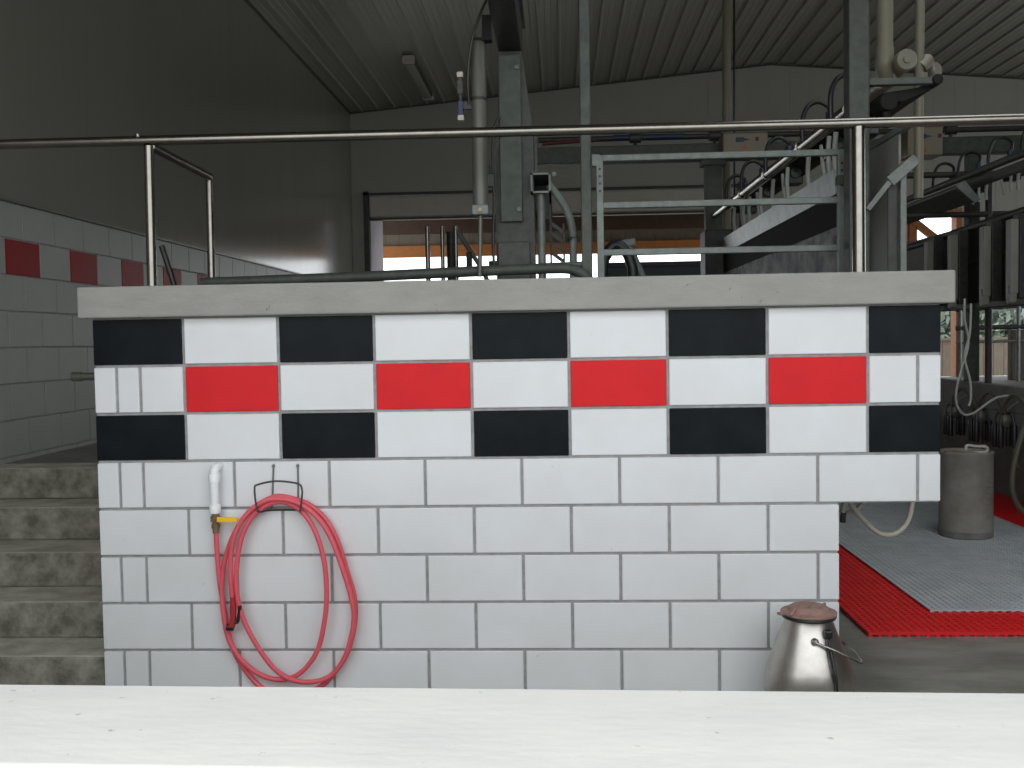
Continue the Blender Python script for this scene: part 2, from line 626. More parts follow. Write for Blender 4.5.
def strip(pr_, y0, y1):
    n_ = len(pr_)
    ce.add([(px, y0, pz) for px, pz in pr_] + [(px, y1, pz) for px, pz in pr_], [(i, i + 1, n_ + i + 1, n_ + i) for i in range(n_ - 1)])
    x0, x1 = pr_[0][0], pr_[-1][0]
    top = [(x0, zc(x0) + .1)] + ([(XM, RIDGE + .1)] if x0 < XM < x1 else []) + [(x1, zc(x1) + .1)]
    ce.prism(top + [(px, pz + .1) for px, pz in reversed(top)], y0, y1)


strip(prof, YN - .1, SKY[1])
strip(prof, SKY[3], YB + .1)
strip([p for p in prof if p[0] <= SKY[0]], SKY[1], SKY[3])
strip([p for p in prof if p[0] >= SKY[2]], SKY[1], SKY[3])
struct('ceiling', ce, M['ceiling'], 'low gabled ceiling of ribbed cream metal liner', 'ceiling')
kb = MB()
zk0, zk1 = zc(SKY[0]) - .03, RIDGE + .22
kb.box(SKY[0] - .05, SKY[1] - .05, zc(SKY[0]) - .03, SKY[0], SKY[3] + .05, zk1).box(SKY[2], SKY[1] - .05, zc(SKY[2]) - .03, SKY[2] + .05, SKY[3] + .05, zk1)
for yk in (SKY[1] - .05, SKY[3]):
    kb.prism([(SKY[0], zc(SKY[0]) - .03), (XM, RIDGE - .03), (SKY[2], zc(SKY[2]) - .03), (SKY[2], zk1), (SKY[0], zk1)], yk, yk + .05)
struct('trim_4', kb, M['panel'], 'plain curb around the added unseen rooflight over the pit', 'trim')
struct('trim_2', MB().box(XL - .006, YN, EAVE - .03, XL + .015, YB, EAVE + .02), M['trim'], 'dark trim strip where left wall meets ceiling', 'trim')
bt = MB()
bt.add([], [])
for xa, xb in ((XL, XM), (XM, XR)):
    bt.bar((xa, YB - .015, zc(xa) - .025), (xb, YB - .015, zc(xb) - .025), .02, .026)
struct('trim_3', bt, M['trim'], 'thin dark trim following the gable on the back wall', 'trim')

# ---------------------------------------------------------------- outdoors beyond the bays and the doorway
struct('floor_yard', MB().box(-25, YB + .14, .3, 40, 45, .45).box(-25, -30, -.2, 40, YN - .14, -.02), M['ground'], 'pale gravel yard outside the barn', 'yard')
ph = thing('porch_header', (1.5, 13.5, 3.03), 'brown and orange lumber porch header outside the left back bay', 'header')
part('brown_beam', MB().box(-3, 13.45, 3.43, 5.6, 13.6, 3.68, .005), M['brown'], ph)
lt = MB()
x = -3
while x < 5.55:
    lt.box(x + .002, 13.5, 3.20, x + .248, 13.56, 3.45)
    x += .25
lt.box(-3, 13.54, 3.2, 5.6, 13.59, 3.45)
part('boarding', lt, M['board'], ph)
part('orange_beam', MB().box(-3, 13.42, 3.02, 5.6, 13.58, 3.22, .005), M['wood'], ph)
part('porch_roof', MB().bar((1.3, YB + .16, 3.95), (1.3, 14.2, 3.72), 9.2, .06), M['brown'], ph)
part('porch_post', MB().box(-2.9, 13.45, .45, -2.74, 13.6, 3.43), M['wood'], ph)
part('porch_post', MB().box(5.3, 13.45, .45, 5.46, 13.6, 3.43), M['wood'], ph)

fe = thing('board_fence', (11.5, 16, .45), 'low weathered board fence outside the right back bay', 'fence')
bd = MB()
for k in range(60):
    bd.box(6 + k * .2, 16, .45, 6.19 + k * .2, 16.03, 1.36 + .02 * (k % 3))
part('boards', bd, M['board'], fe)
part('cap_rail', MB().box(5.95, 15.95, 1.37, 18.05, 16.08, 1.42), M['board'], fe)
# hedge of small leaves
hg = MB()
rr = random.Random(3)
for k in range(9000):
    p = Vector((rr.uniform(7, 19), rr.uniform(20, 21.2), rr.uniform(.45, 2.35 + .35 * math.sin(k * .01))))
    q = Vector((rr.uniform(-1, 1), rr.uniform(-1, 1), rr.uniform(-1, 1))).normalized()
    s = q.orthogonal().normalized()
    t_ = q.cross(s)
    L = rr.uniform(.08, .18)
    hg.add([p - s * L, p - t_ * L * .5, p + s * L, p + t_ * L * .5], [(0, 1, 2, 3)])
hg.box(7, 20.9, .45, 19, 21.1, 2.2)
hb = solo('hedge', hg, M['leaf'], 'pale green leafy hedge beyond the board fence', 'hedge', (13, 20.5, .45))
hb['kind'] = 'stuff'

gp = thing('barn_gate', (3.4, 10.7, ZD), 'dark navy solid gate closing the right of the left back bay', 'gate')
part('gate_panel', MB().box(2.25, 10.72, 1.0, 4.20, 10.77, 2.60, .005), M['navy'], gp)
part('gate_frame', MB().box(2.20, 10.68, ZD, 2.28, 10.80, 2.64, .005).box(4.15, 10.68, ZD, 4.25, 10.80, 2.64, .005).box(2.2, 10.68, 2.57, 4.25, 10.80, 2.64, .005), M['iron'], gp)

# ================================================================ THINGS
ST = M['stainless']
# ---------------------------------------------------------------- stainless handrail on the ledge
hr = thing('handrail', (-.17, .12, 1.757), 'stainless steel handrail running along the top of the concrete ledge', 'handrail')
RZ = 2.388
part('top_rail', MB().tube([(-1.54, .12, RZ + .006), (-.17, .12, RZ + .004), (2.845, .12, RZ - .004), (6.2, .12, RZ - .004)], .0215, 14), ST, hr)
p = MB().tube([(-.175, .12, 1.757), (-.17, .12, RZ - .02)], .021, 14)
p.lathe([(.0, 1.757), (.032, 1.757), (.032, 1.763), (.022, 1.764)], (-.175, .12, 0), 18)
part('post', p, ST, hr)
p = MB().tube([(2.845, .12, 1.757), (2.843, .12, RZ - .02)], .027, 14)
p.lathe([(.0, 1.757), (.038, 1.757), (.038, 1.763), (.028, 1.764)], (2.845, .12, 0), 18)
part('post', p, ST, hr)
part('return_rail', MB().tube([(-.165, .12, RZ - .02), (-.172, .86, RZ - .03)], .022, 12), ST, hr)
part('joint', MB().lathe([(0, -.012), (.010, -.008), (.012, 0), (.010, .008), (0, .012)], (-.21, .105, RZ + .024), 10), ST, hr)
part('post', MB().tube([(-.172, .86, RZ - .03), (-.18, .86, ZD)], .019, 12).lathe([(0, ZD), (.04, ZD), (.04, ZD + .008), (.02, ZD + .009)], (-.18, .86, 0), 16), ST, hr)

# low steel pipe just behind the ledge
lp = MB().tube(spline([(-.10, .5, 1.800), (.56, .5, 1.812), (1.10, .5, 1.826), (1.55, .5, 1.835), (1.66, .5, 1.825), (1.72, .5, 1.785), (1.74, .5, 1.72), (1.745, .5, 1.5), (1.745, .5, ZD)], 5), .025, 12)
lp.tube([(-.08, .5, 1.800), (-.08, .5, ZD)], .022, 10)
solo('breast_pipe', lp, M['galv_dark'], 'long dull steel pipe just behind the ledge bending down at its right end', 'pipe', (1.745, .5, ZD))

# broom handle leaning behind the ledge
bh = thing('broom', (-.28, .92, ZD), 'black broom handle leaning just behind the ledge on the left', 'broom')
part('handle', MB().tube([(-.485, 1.0, 2.03), (-.19, 1.0, 1.02)], .015, 10), M['rubber'], bh)
hd = MB().box(-.32, .95, .94, -.04, 1.07, 1.02, .01)
hd.box(-.31, .96, ZD, -.05, 1.06, .95)
part('brush_head', hd, M['rubber'], bh)

# pipe stub at the left end of the tiled wall
ps = MB().tube([(-.388, .32, 1.372), (-.635, .32, 1.372)], .018, 12)
ps.lathe([(0, -.645), (.020, -.645), (.022, -.641), (.022, -.600), (.018, -.599)], (0, .32, 1.372), 14, axis='x')
solo('pipe_stub', ps, M['alu'], 'short metal pipe stub poking from the left end of the tiled wall', 'pipe', (-.388, .32, 1.372))

# ---------------------------------------------------------------- galvanised gate frame behind the ledge
gt = thing('pipe_gate', (2.35, .6, ZD), 'galvanised open gate frame with three bars behind the ledge', 'gate')
for xx in (1.787, 2.905):
    u = MB()
    u.box(xx - .016, .584, ZD, xx + .016, .616, 2.365, .003)
    for k in range(4):                                  # hole collars on the upper end
        zz = 2.30 - k * .034
        u.lathe([(0, .582), (.0065, .582), (.0065, .584)], (xx, 0, zz), 10, 1, 'y')
    part('upright', u, [M['galv'], M['motor']], gt)
for zz, dz in ((2.352, 0), (2.132, 0), (1.911, 0)):
    part('bar', MB().box(1.80, .586, zz - .015, 2.892, .614, zz + .015, .004), M['galv'], gt)
part('hinge_plate', MB().box(1.7505, .582, 2.315, 1.79, .618, 2.37, .003), M['galv'], gt)
part('latch_bracket', MB().box(2.885, .575, 2.20, 2.965, .625, 2.245, .004), M['galv_dark'], gt)

# thick post and slender post
tp = thing('steel_post', (2.935, .46, ZD), 'thick galvanised square post from deck to ceiling behind the right handrail post', 'post')
part('shaft', MB().box(2.89, .415, ZD, 2.982, .507, zc(2.93) - .03, .008), M['galv_dark'], tp)
part('base_plate', MB().box(2.82, .36, ZD, 3.05, .56, ZD + .012, .002), M['galv'], tp)
sp = thing('steel_post', (1.725, .64, ZD), 'slender galvanised post beside the left upright of the gate frame', 'post')
part('shaft', MB().box(1.699, .62, ZD, 1.749, .67, zc(1.72) - .03, .006), M['galv_mid'], sp)
part('base_plate', MB().box(1.66, .58, ZD, 1.79, .71, ZD + .01, .002), M['galv'], sp)

# ---------------------------------------------------------------- main steel column with cover plate
cl = thing('steel_column', (1.37, .95, ZD), 'broad weathered steel column with a paler front plate left of centre', 'column')
c = MB()
c.prism([(1.275, ZD), (1.47, ZD), (1.47, 2.56), (1.418, 2.95), (1.298, 2.95), (1.298, 2.50), (1.275, 2.42)], .905, 1.10)
part('channel', c, M['galv_dark'], cl)
cp = part('cover_plate', MB().box(1.303, .872, 2.10, 1.412, .905, 2.925, .004), M['galv_mid'], cl, 'paler galvanised cover plate')
part('cover_plate', MB().box(1.285, .875, ZD, 1.445, .905, 2.0, .004), M['galv_dark'], cl)
for zz in (2.86, 2.16):
    part('bolt', MB().lathe([(0, .862), (.012, .862), (.012, .872)], (1.395, 0, zz), 6, 0, 'y'), M['galv'], cp)
bm_ = MB().box(1.30, -.10, 2.955, 1.418, 1.10, 3.12, .004).box(1.285, -.10, 3.12, 1.433, 1.10, 3.14)
solo('steel_bracket', bm_, M['iron'], 'dark steel arm jutting forward from the top of the broad column', 'bracket', (1.36, .6, 2.97))

# ---------------------------------------------------------------- square tube head on two pipes
sh = thing('neck_rail_end', (1.52, .95, ZD), 'square steel tube end above one straight and one bowed pipe', 'stall end')
q = MB()
x0, x1, z0, z1 = 1.455, 1.555, 2.235, 2.335
for bx in ((x0, z0, x1, z0 + .010), (x0, z1 - .010, x1, z1), (x0, z0, x0 + .010, z1), (x1 - .010, z0, x1, z1)):
    q.box(bx[0], .845, bx[1], bx[2], 1.9, bx[3])
q.box(x0 + .005, 1.2, z0 + .005, x1 - .005, 1.21, z1 - .005, 0, 1)
part('square_tube', q, [M['galv'], M['motor']], sh)
part('straight_pipe', MB().tube([(1.505, .90, ZD), (1.505, .90, 2.235)], .021, 12), M['galv'], sh)
part('bowed_pipe', MB().tube(spline([(1.545, .90, 2.28), (1.60, .90, 2.21), (1.645, .90, 2.12), (1.662, .90, 2.02), (1.662, .90, 1.90), (1.662, .90, ZD)], 5), .020, 12), M['galv'], sh)
sb = MB()
for k in range(4):
    zz = 2.10 - k * .05
    sb.bar((1.555, 1.0, zz), (1.615, 1.0, zz - .045), .012, .018)
sb.box(1.545, 1.0, 1.86, 1.555, 1.012, 2.2).box(1.612, 1.0, 1.86, 1.622, 1.012, 2.10)
part('slotted_plate', sb, M['iron'], sh)
part('cross_pipe', MB().tube([(1.50, .88, 1.875), (1.72, .88, 1.880)], .016, 10), M['galv'], sh)
part('bolt', MB().lathe([(0, .835), (.012, .838), (.012, .845)], (1.572, 0, 2.325), 8, 0, 'y'), M['galv'], sh)

# ---------------------------------------------------------------- hanging air cylinder
cy = thing('air_cylinder', (1.235, .45, 2.10), 'grey air cylinder hanging upright left of the broad column', 'cylinder')
part('barrel', MB().lathe([(0, 2.865), (.030, 2.865), (.036, 2.85), (.036, 2.125), (.0, 2.125)], (1.235, .45, 0), 22), M['alu'], cy)
part('end_block', MB().box(1.197, .412, 2.08, 1.273, .488, 2.125, .005), M['galv'], cy)
part('end_fitting', MB().lathe([(0, .405), (.010, .406), (.010, .413)], (1.235, 0, 2.10), 10, 0, 'y').tube([(1.235, .41, 2.10), (1.235, .398, 2.10)], .006, 8), M['brass'], cy)
part('rod', MB().tube([(1.235, .45, 2.12), (1.225, .45, 1.80)], .010, 10), M['alu'], cy)
part('band', MB().lathe([(.037, 2.60), (.039, 2.602), (.039, 2.612), (.037, 2.614)], (1.235, .45, 0), 20), M['iron'], cy)
hb_ = MB().box(1.205, .42, 2.865, 1.30, .48, 2.878, .003).box(1.255, .444, 2.878, 1.299, .452, 2.985, .002)
part('hanger', hb_, M['dull_black'], cy)
vv = MB().box(1.146, .436, 2.53, 1.159, .454, 2.735, .003, 2).box(1.140, .43, 2.53, 1.165, .46, 2.60, .004, 0).box(1.138, .428, 2.705, 1.167, .462, 2.73, .004, 1).box(1.138, .428, 2.51, 1.167, .462, 2.535, .004, 1)
vv.box(1.16, .435, 2.56, 1.21, .455, 2.60, .003, 2).box(1.141, .428, 2.63, 1.164, .431, 2.69, 0, 2)
part('flow_valve', vv, [M['blue'], M['roll'], M['iron']], cy, 'blue valve with white ends')
part('air_hose', MB().tube(spline([(1.300, .28, 3.015), (1.262, .34, 2.965), (1.222, .38, 2.88), (1.200, .395, 2.78), (1.191, .40, 2.67), (1.193, .42, 2.58)], 6), .0065, 8), M['rubber'], cy)

ah = thing('air_line', (1.31, .6, 2.1), 'thin black air line with a small valve on the broad column', 'air line')
part('hose', MB().tube(spline([(1.305, .86, 2.62), (1.275, .86, 2.55), (1.267, .86, 2.40), (1.270, .86, 2.20), (1.262, .86, 2.0), (1.265, .86, 1.86)], 6), .007, 8), M['rubber'], ah)
part('valve', MB().box(1.235, .85, 2.27, 1.275, .88, 2.34, .005).tube([(1.255, .865, 2.34), (1.255, .865, 2.38)], .008, 8), M['motor'], ah)

# ---------------------------------------------------------------- far cross frame over the pit
cf = thing('overhead_gantry', (3.9, 5.05, 0), 'galvanised cross beam on two posts spanning the far pit', 'frame')
part('cross_beam', MB().box(1.40, 4.97, 3.105, 9.2, 5.09, 3.255, .008), M['galv_dark'], cf)
part('post', MB().box(2.925, 4.99, ZD, 3.075, 5.10, 3.105, .006).box(2.89, 4.96, 3.06, 3.11, 5.12, 3.105), M['galv_dark'], cf)
part('post', MB().box(5.26, 4.99, 1.07, 5.36, 5.10, 3.105, .006), M['galv_dark'], cf)
part('end_lug', MB().box(1.38, 4.95, 3.06, 1.41, 5.11, 3.42, .004), M['galv'], cf)
al = thing('air_pipe', (3.2, 5.05, 3.30), 'dark pipe with clamp fittings running above the far cross beam', 'pipe')
part('pipe', MB().tube([(1.42, 5.05, 3.335), (9.0, 5.05, 3.325)], .026, 10), M['iron'], al)
for xx in (2.30, 3.02, 5.12):
    part('clamp', MB().lathe([(.026, -.06), (.045, -.05), (.045, .05), (.026, .06)], (xx, 5.05, 3.332), 12, 0, 'x').tube([(xx, 5.05, 3.2555), (xx, 5.05, 3.42)], .018, 8), M['iron'], al)
part('blue_section', MB().tube([(2.10, 5.045, 3.338), (2.75, 5.045, 3.336)], .028, 10), M['blue'], al)
part('red_section', MB().tube([(1.45, 5.04, 3.30), (1.95, 5.04, 3.325)], .018, 10), M['dull_red'], al)


def control_box(x0, x1, z0, z1, yy, label):
    t = thing('control_box', ((x0 + x1) / 2, yy, z0), label, 'box', 'control boxes by the far cross beam')
    cab = part('cabinet', MB().box(x0, yy, z0, x1, 4.968, z1, .012), M['beige'], t)
    part('lid_seam', MB().box(x0 + .015, yy - .004, z0 + .01, x1 - .015, yy + .001, z1 - .01, .002), M['beige'], cab)
    xm = x0 + (x1 - x0) * .28
    zz = z0 + (z1 - z0) * .66
    part('blue_mark', MB().box(xm, yy - .006, zz - .02, xm + .07, yy - .003, zz + .02).prism([(xm + .07, zz - .012), (xm + .13, zz), (xm + .07, zz + .012)], yy - .006, yy - .003), M['blue'], cab)
    part('red_mark', MB().box(xm + .17, yy - .006, zz - .015, xm + .20, yy - .003, zz + .02), M['dull_red'], cab)
    xo = x0 + (x1 - x0) * .48
    part('warning_mark', MB().prism([(xo - .03, z0 + .025), (xo + .03, z0 + .025), (xo, z0 + .085)], yy - .006, yy - .003), M['orange'], cab)
    return t


control_box(3.04, 3.43, 3.11, 3.29, 4.72, 'beige control box above the left posts of the far cross frame')
control_box(4.63, 4.93, 3.05, 3.30, 4.72, 'beige control box by the right post of the far cross frame')

pv = thing('plastic_pipe', (3.31, 5.6, 2.4), 'thin cream plastic pipe dropping from the ceiling left of the thick post', 'pipe', 'cream drop pipes')
part('pipe', MB().tube([(3.215, 5.6, 2.4), (3.235, 5.6, zc(3.3) - .02)], .042, 14), M['pvc'], pv)
part('coupling', MB().lathe([(.042, 3.62), (.049, 3.62), (.049, 3.70), (.042, 3.70)], (3.226, 5.6, 0), 16), M['pvc'], pv)
part('cable', MB().tube([(3.285, 5.6, 2.4), (3.305, 5.6, zc(3.37) - .02)], .010, 6), M['rubber'], pv)

p2 = thing('plastic_pipe', (3.30, 1.25, 2.8), 'thick cream plastic pipe ending in a round capped tee above the tray', 'pipe', 'cream drop pipes')
part('pipe', MB().tube([(3.33, 1.30, 2.93), (3.33, 1.30, zc(3.3) - .02)], .043, 16), M['pvc'], p2)
part('elbow', MB().tube(spline([(3.33, 1.30, 3.02), (3.33, 1.30, 2.93), (3.36, 1.36, 2.88), (3.41, 1.50, 2.90), (3.43, 1.95, 2.92), (3.43, 4.6, 2.92)], 6), .048, 16), M['pvc'], p2)
te = part('tee', MB().tube([(3.405, 1.19, 2.925), (3.43, 1.6, 2.925)], .046, 16), M['pvc'], p2)
part('end_cap', MB().lathe([(0, 1.165), (.020, 1.165), (.022, 1.175), (.050, 1.175), (.056, 1.183), (.056, 1.23), (.046, 1.235)], (3.405, 0, 2.925), 22, 0, 'y'), M['pvc'], te)
p3 = thing('plastic_pipe', (3.79, 2.0, 1.9), 'slim cream plastic pipe dropping past the end of the tray bracket', 'pipe', 'cream drop pipes')
part('pipe', MB().tube([(3.755, 2.0, 2.32), (3.775, 2.0, zc(3.77) - .02)], .028, 14), M['pvc'], p3)
part('coupling', MB().lathe([(.028, 2.98), (.035, 2.98), (.035, 3.06), (.028, 3.06)], (3.773, 2.0, 0), 16), M['pvc'], p3)
part('tee', MB().tube([(3.77, 2.0, 3.10), (3.80, 2.0, 3.13), (3.93, 2.32, 3.14)], .04, 14).lathe([(0, -.01), (.05, -.01), (.055, 0), (.055, .04), (.045, .04)], (3.935, 2.25, 3.14), 18, 0, 'y'), M['pvc'], p3)

# bracket and rubber-nosed rail on the thick post
br = thing('post_bracket', (2.99, .46, 2.65), 'steel arm on the thick post carrying a long dark tray over the pit', 'bracket')
arm = part('arm', MB().box(2.985, .44, 2.618, 3.27, .48, 2.648, .004), M['galv_mid'], br)
part('end_plug', MB().lathe([(0, .425), (.020, .427), (.024, .435), (.024, .50)], (3.285, 0, 2.634), 16, 0, 'y'), M['dull_black'], arm)
tr = MB().tube([(3.285, .48, 2.634), (3.285, 4.6, 2.634)], .022, 10)
part('rubber_rail', tr, M['iron'], br)
t2 = MB()
t2.prism([(3.07, 2.60), (3.27, 2.625), (3.27, 2.605), (3.16, 2.56), (3.07, 2.57)], .52, 4.5)
part('tray', t2, M['dull_black'], br)
part('motor', MB().lathe([(0, .46), (.038, .46), (.042, .475), (.042, .60), (0, .60)], (3.08, 0, 2.55), 20, 0, 'y').tube([(3.08, .50, 2.51), (3.08, .50, 2.44)], .018, 8), M['dull_black'], br)

# ---------------------------------------------------------------- left milking line
ll = thing('milk_line', (3.0, 2.4, 2.6), 'shiny steel milk pipe running away along the left side of the pit', 'pipe')
mp0 = part('pipe', MB().tube([(3.0, .80, 2.592), (3.0, 4.95, 2.605)], .032, 14), ST, ll)
for yy in (1.75, 2.7, 3.6):
    part('collar', MB().lathe([(.032, -.02), (.040, -.018), (.040, .018), (.032, .02)], (3.0, yy, 2.597), 14, 0, 'y'), ST, mp0)

sp_ = thing('splash_pan', (3.03, 2.8, 2.1), 'bent steel splash pan below the left milk pipe', 'splash pan')
pn = MB()
pn.prism([(2.985, 2.345), (3.0, 2.35), (3.015, 2.24), (3.09, 2.225), (3.09, 2.215), (3.005, 2.225)], 1.05, 4.55)
part('bent_sheet', pn, M['galv_bright'], sp_)
part('skirt', MB().box(3.006, 1.05, 2.06, 3.016, 4.55, 2.23), M['dull_black'], sp_, 'dark lower skirt')
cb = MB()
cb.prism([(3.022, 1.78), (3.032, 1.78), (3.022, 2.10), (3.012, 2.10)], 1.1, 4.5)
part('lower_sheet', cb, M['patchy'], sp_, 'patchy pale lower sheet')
for yy in (1.2, 4.45):
    part('stay', MB().bar((3.0, yy, 1.87), (3.0, yy, ZD), .03, .05), M['galv'], sp_)

vp = thing('divider_sheet', (3.12, .7, ZD), 'tall dull steel divider sheet just right of the right handrail post', 'panel')
part('sheet', MB().box(3.115, .44, ZD + .005, 3.125, 1.02, 2.41), M['sheet'], vp)
part('top_edge', MB().bar((3.12, .22, 2.415), (3.12, 1.03, 2.415), .028, .028), M['galv'], vp)
part('end_post', MB().box(3.105, .385, ZD, 3.133, .413, 2.255, .004), M['galv'], vp)
part('kick_sheet', MB().box(3.06, .413, ZD + .005, 3.105, .43, 2.22, .003), M['iron'], vp)
part('slant_bar', MB().bar((2.965, .39, 2.06), (3.07, .36, 2.20), .012, .022), M['galv'], vp)
part('latch_plate', MB().bar((3.05, .36, 2.175), (3.165, .36, 2.275), .02, .05, up=(0, 0, 1), bev=.004), M['galv'], vp)


def milking_unit(x, y, zr, label, s=1, lw=1.0):
    # one milking place hung on the overhead line: looped hose, take-off motor, drop hoses
    t = thing('milking_unit', (x, y, zr), label, 'milking unit', 'milking units on the overhead lines')
    c0 = zr + .02
    loop = [(x - .085 * s * lw, y - .01, zr - .06), (x - .085 * s * lw, y - .01, zr + .05), (x - .055 * s * lw, y, zr + .125 * lw), (x, y, zr + .15 * lw), (x + .055 * s * lw, y, zr + .12 * lw), (x + .065 * s, y + .01, zr + .07)]
    part('looped_hose', MB().tube(spline(loop, 5), .013, 9), M['rubber'], t)
    part('connector', MB().lathe([(0, .03), (.022, .03), (.022, .09), (.015, .10), (0, .10)], (x + .062 * s, y + .01, zr), 12).box(x + .03 * s, y - .02, zr + .02, x + .09 * s, y + .03, zr + .045, .004), M['blue'], t, 'dark blue hose connector')
    mo = MB().lathe([(0, -.065), (.032, -.06), (.037, -.05), (.037, .05), (.032, .06), (0, .065)], (x + .10 * s, y + .05, zr - .07), 16, 0, 'y')
    mo.box(x + .05 * s, y + .0, zr - .14, x + .15 * s, y + .11, zr - .085, .01)
    part('takeoff_motor', mo, M['motor'], t)
    part('hanger', MB().bar((x + .045 * s, y + .04, zr + .03), (x + .045 * s, y + .04, zr - .12), .02, .012), M['galv'], t)
    for dx_, dy_, r_, lean in ((.03, -.10, .012, .02), (.055, .16, .010, -.03), (.04, .36, .013, .03)):
        a = spline([(x + dx_, y + dy_, zr - .05), (x + dx_, y + dy_ + lean, zr - .15), (x + dx_ + .01, y + dy_ + 1.6 * lean, zr - .235)], 5)
        part('milk_hose', MB().tube(a, r_, 8), M['grey_hose'], t, 'pale milk hose')
    return t


mu = milking_unit(2.975, 1.27, 2.592, 'hose loop and black motor second from the thick post on left milk pipe')
dup(mu, (0, -.55, 0), 'hose loop and black motor on the left milk pipe nearest the thick post')
dup(mu, (0, .94, .002), 'hose loop and black motor third from the thick post on left milk pipe')
dup(mu, (0, 1.76, .005), 'hose loop and black motor fourth from the thick post on left milk pipe')
dup(mu, (0, 2.40, .008), 'hose loop and black motor on the far end of the left milk pipe')

# dark box at the far end of the left line
db = thing('pump_box', (3.05, 4.75, ZD), 'dark squat box at the far end of the left milk pipe', 'box')
part('casing', MB().box(2.86, 4.60, ZD + .02, 3.20, 4.90, 2.44, .01), M['iron'], db)
for xx in (2.88, 3.07):
    part('foot', MB().box(xx, 4.62, ZD, xx + .06, 4.88, ZD + .03), M['iron'], db)

# ---------------------------------------------------------------- right milking line
rl = thing('milk_line', (4.95, 4.5, 2.77), 'dull steel milk pipe rising along the right side of the pit', 'pipe')
part('pipe', MB().tube([(4.97, 1.8, 2.80), (4.95, 7.5, 2.80)], .03, 14), M['galv_dark'], rl)
part('channel', MB().box(4.95, 1.8, 2.68, 5.0, 7.5, 2.75, .006), M['galv_dark'], rl)
mu2 = milking_unit(5.08, 3.34, 2.84, 'black hose loop nearest the right edge on the right milk pipe', 1, 1.3)
dup(mu2, (0, .57, 0), 'black hose loop second from the right edge on the right milk pipe')
dup(mu2, (0, 1.16, 0), 'black hose loop third from the right edge on the right milk pipe')
dup(mu2, (0, 1.72, 0), 'smallest and farthest black hose loop on the right milk pipe')

pt = thing('splash_pan', (4.95, 4.9, 2.55), 'dark sloping steel pan hanging below the right milk pipe', 'splash pan')
pn = MB()
pn.prism([(4.78, 2.68), (4.84, 2.715), (4.95, 2.57), (4.93, 2.555), (4.78, 2.66)], 4.05, 6.6)
part('sheet', pn, M['galv_mid'], pt)
part('end_plate', MB().prism([(4.77, 2.68), (4.84, 2.725), (4.965, 2.57), (4.92, 2.545)], 4.03, 4.055), M['galv'], pt)

sr = thing('stall_rails', (5.6, 4.6, 1.0), 'two dark level pipes crossing above the right deck', 'rail')
part('rail', MB().tube([(4.52, 4.62, 2.865), (8.6, 4.62, 2.86)], .027, 10), M['iron'], sr)
part('rail', MB().tube([(4.56, 4.62, 2.522), (8.6, 4.62, 2.518)], .025, 10), M['iron'], sr)
part('upright', MB().tube([(5.28, 4.62, 1.07), (5.28, 4.62, 2.90)], .03, 10), M['iron'], sr)
part('upright', MB().tube([(8.5, 4.62, ZD), (8.5, 4.62, 2.90)], .03, 10), M['iron'], sr)


def meter_post(y, label):
    t = thing('meter_post', (5.05, y, 1.7), label, 'post', 'steel meter posts along the right of the pit')
    p = MB().box(5.0, y - .045, 1.80, 5.06, y + .045, 2.36, .006)
    sf = part('steel_face', p, M['sheet'], t)
    part('backing', MB().box(5.06, y - .06, 1.76, 5.14, y + .06, 2.40, .006), M['iron'], t)
    f = MB().prism([(y - .04, 1.80), (y + .04, 1.80), (y + .03, 1.735), (y, 1.72), (y - .03, 1.735)], 5.0, 5.05, plane='yz')
    part('rounded_foot', f, M['sheet'], t)
    part('slot', MB().box(4.996, y - .018, 1.80, 5.0, y + .018, 1.86), M['motor'], sf)
    return t


mp_ = meter_post(3.62, 'upright steel meter post nearest the right edge of the photo')
dup(mp_, (0, .48, 0), 'second upright steel meter post from the right edge of the photo')
dup(mp_, (0, 1.14, 0), 'third meter post from the right edge, just above the ledge end')
dup(mp_, (0, 1.70, 0), 'farthest meter post, beside the bright bay')
mr = thing('meter_rail', (5.15, 4.5, 1.7), 'long dark rail and panel carrying the right meter posts', 'rail')
part('top_tube', MB().tube([(5.175, 2.6, 2.46), (5.175, 6.6, 2.38)], .035, 10), M['iron'], mr)
part('bottom_tube', MB().box(5.14, 2.6, 1.71, 5.21, 6.3, 1.77, .01), M['iron'], mr)
part('back_panel', MB().box(5.165, 2.6, 1.76, 5.175, 6.3, 2.44), M['iron'], mr)
part('mid_tube', MB().tube([(5.17, 2.6, 2.16), (5.17, 6.4, 2.08)], .022, 10), M['iron'], mr)
for yy in (2.72, 5.8):
    part('stand', MB().box(5.205, yy, 1.07, 5.265, yy + .08, 2.44, .005), M['iron'], mr)

# stall front gate seen against the daylight at far right
sg = thing('stall_gate', (8.0, 9.2, ZD), 'open bar stall gate against the right back bay', 'gate')
for xx in (6.85, 6.98, 7.60, 8.25, 8.9):
    part('upright', MB().tube([(xx, 9.2, ZD), (xx, 9.2, 2.1)], .026, 10), M['galv_bright'], sg)
part('bar', MB().tube([(6.8, 9.2, 1.57), (9.5, 9.2, 1.60)], .032, 10), M['iron'], sg)
part('bar', MB().tube([(6.8, 9.2, 1.80), (9.5, 9.2, 1.93)], .016, 10), M['iron'], sg)
part('bar', MB().tube([(6.8, 9.2, 1.38), (9.5, 9.2, 1.42)], .016, 10), M['galv'], sg)
vl = MB().box(7.69, 9.6, ZD, 9.8, 9.72, 1.54, .01)
solo('board_partition', vl, M['board'], 'grey board partition behind the stall gate at the right edge', 'partition', (8.8, 9.66, ZD))

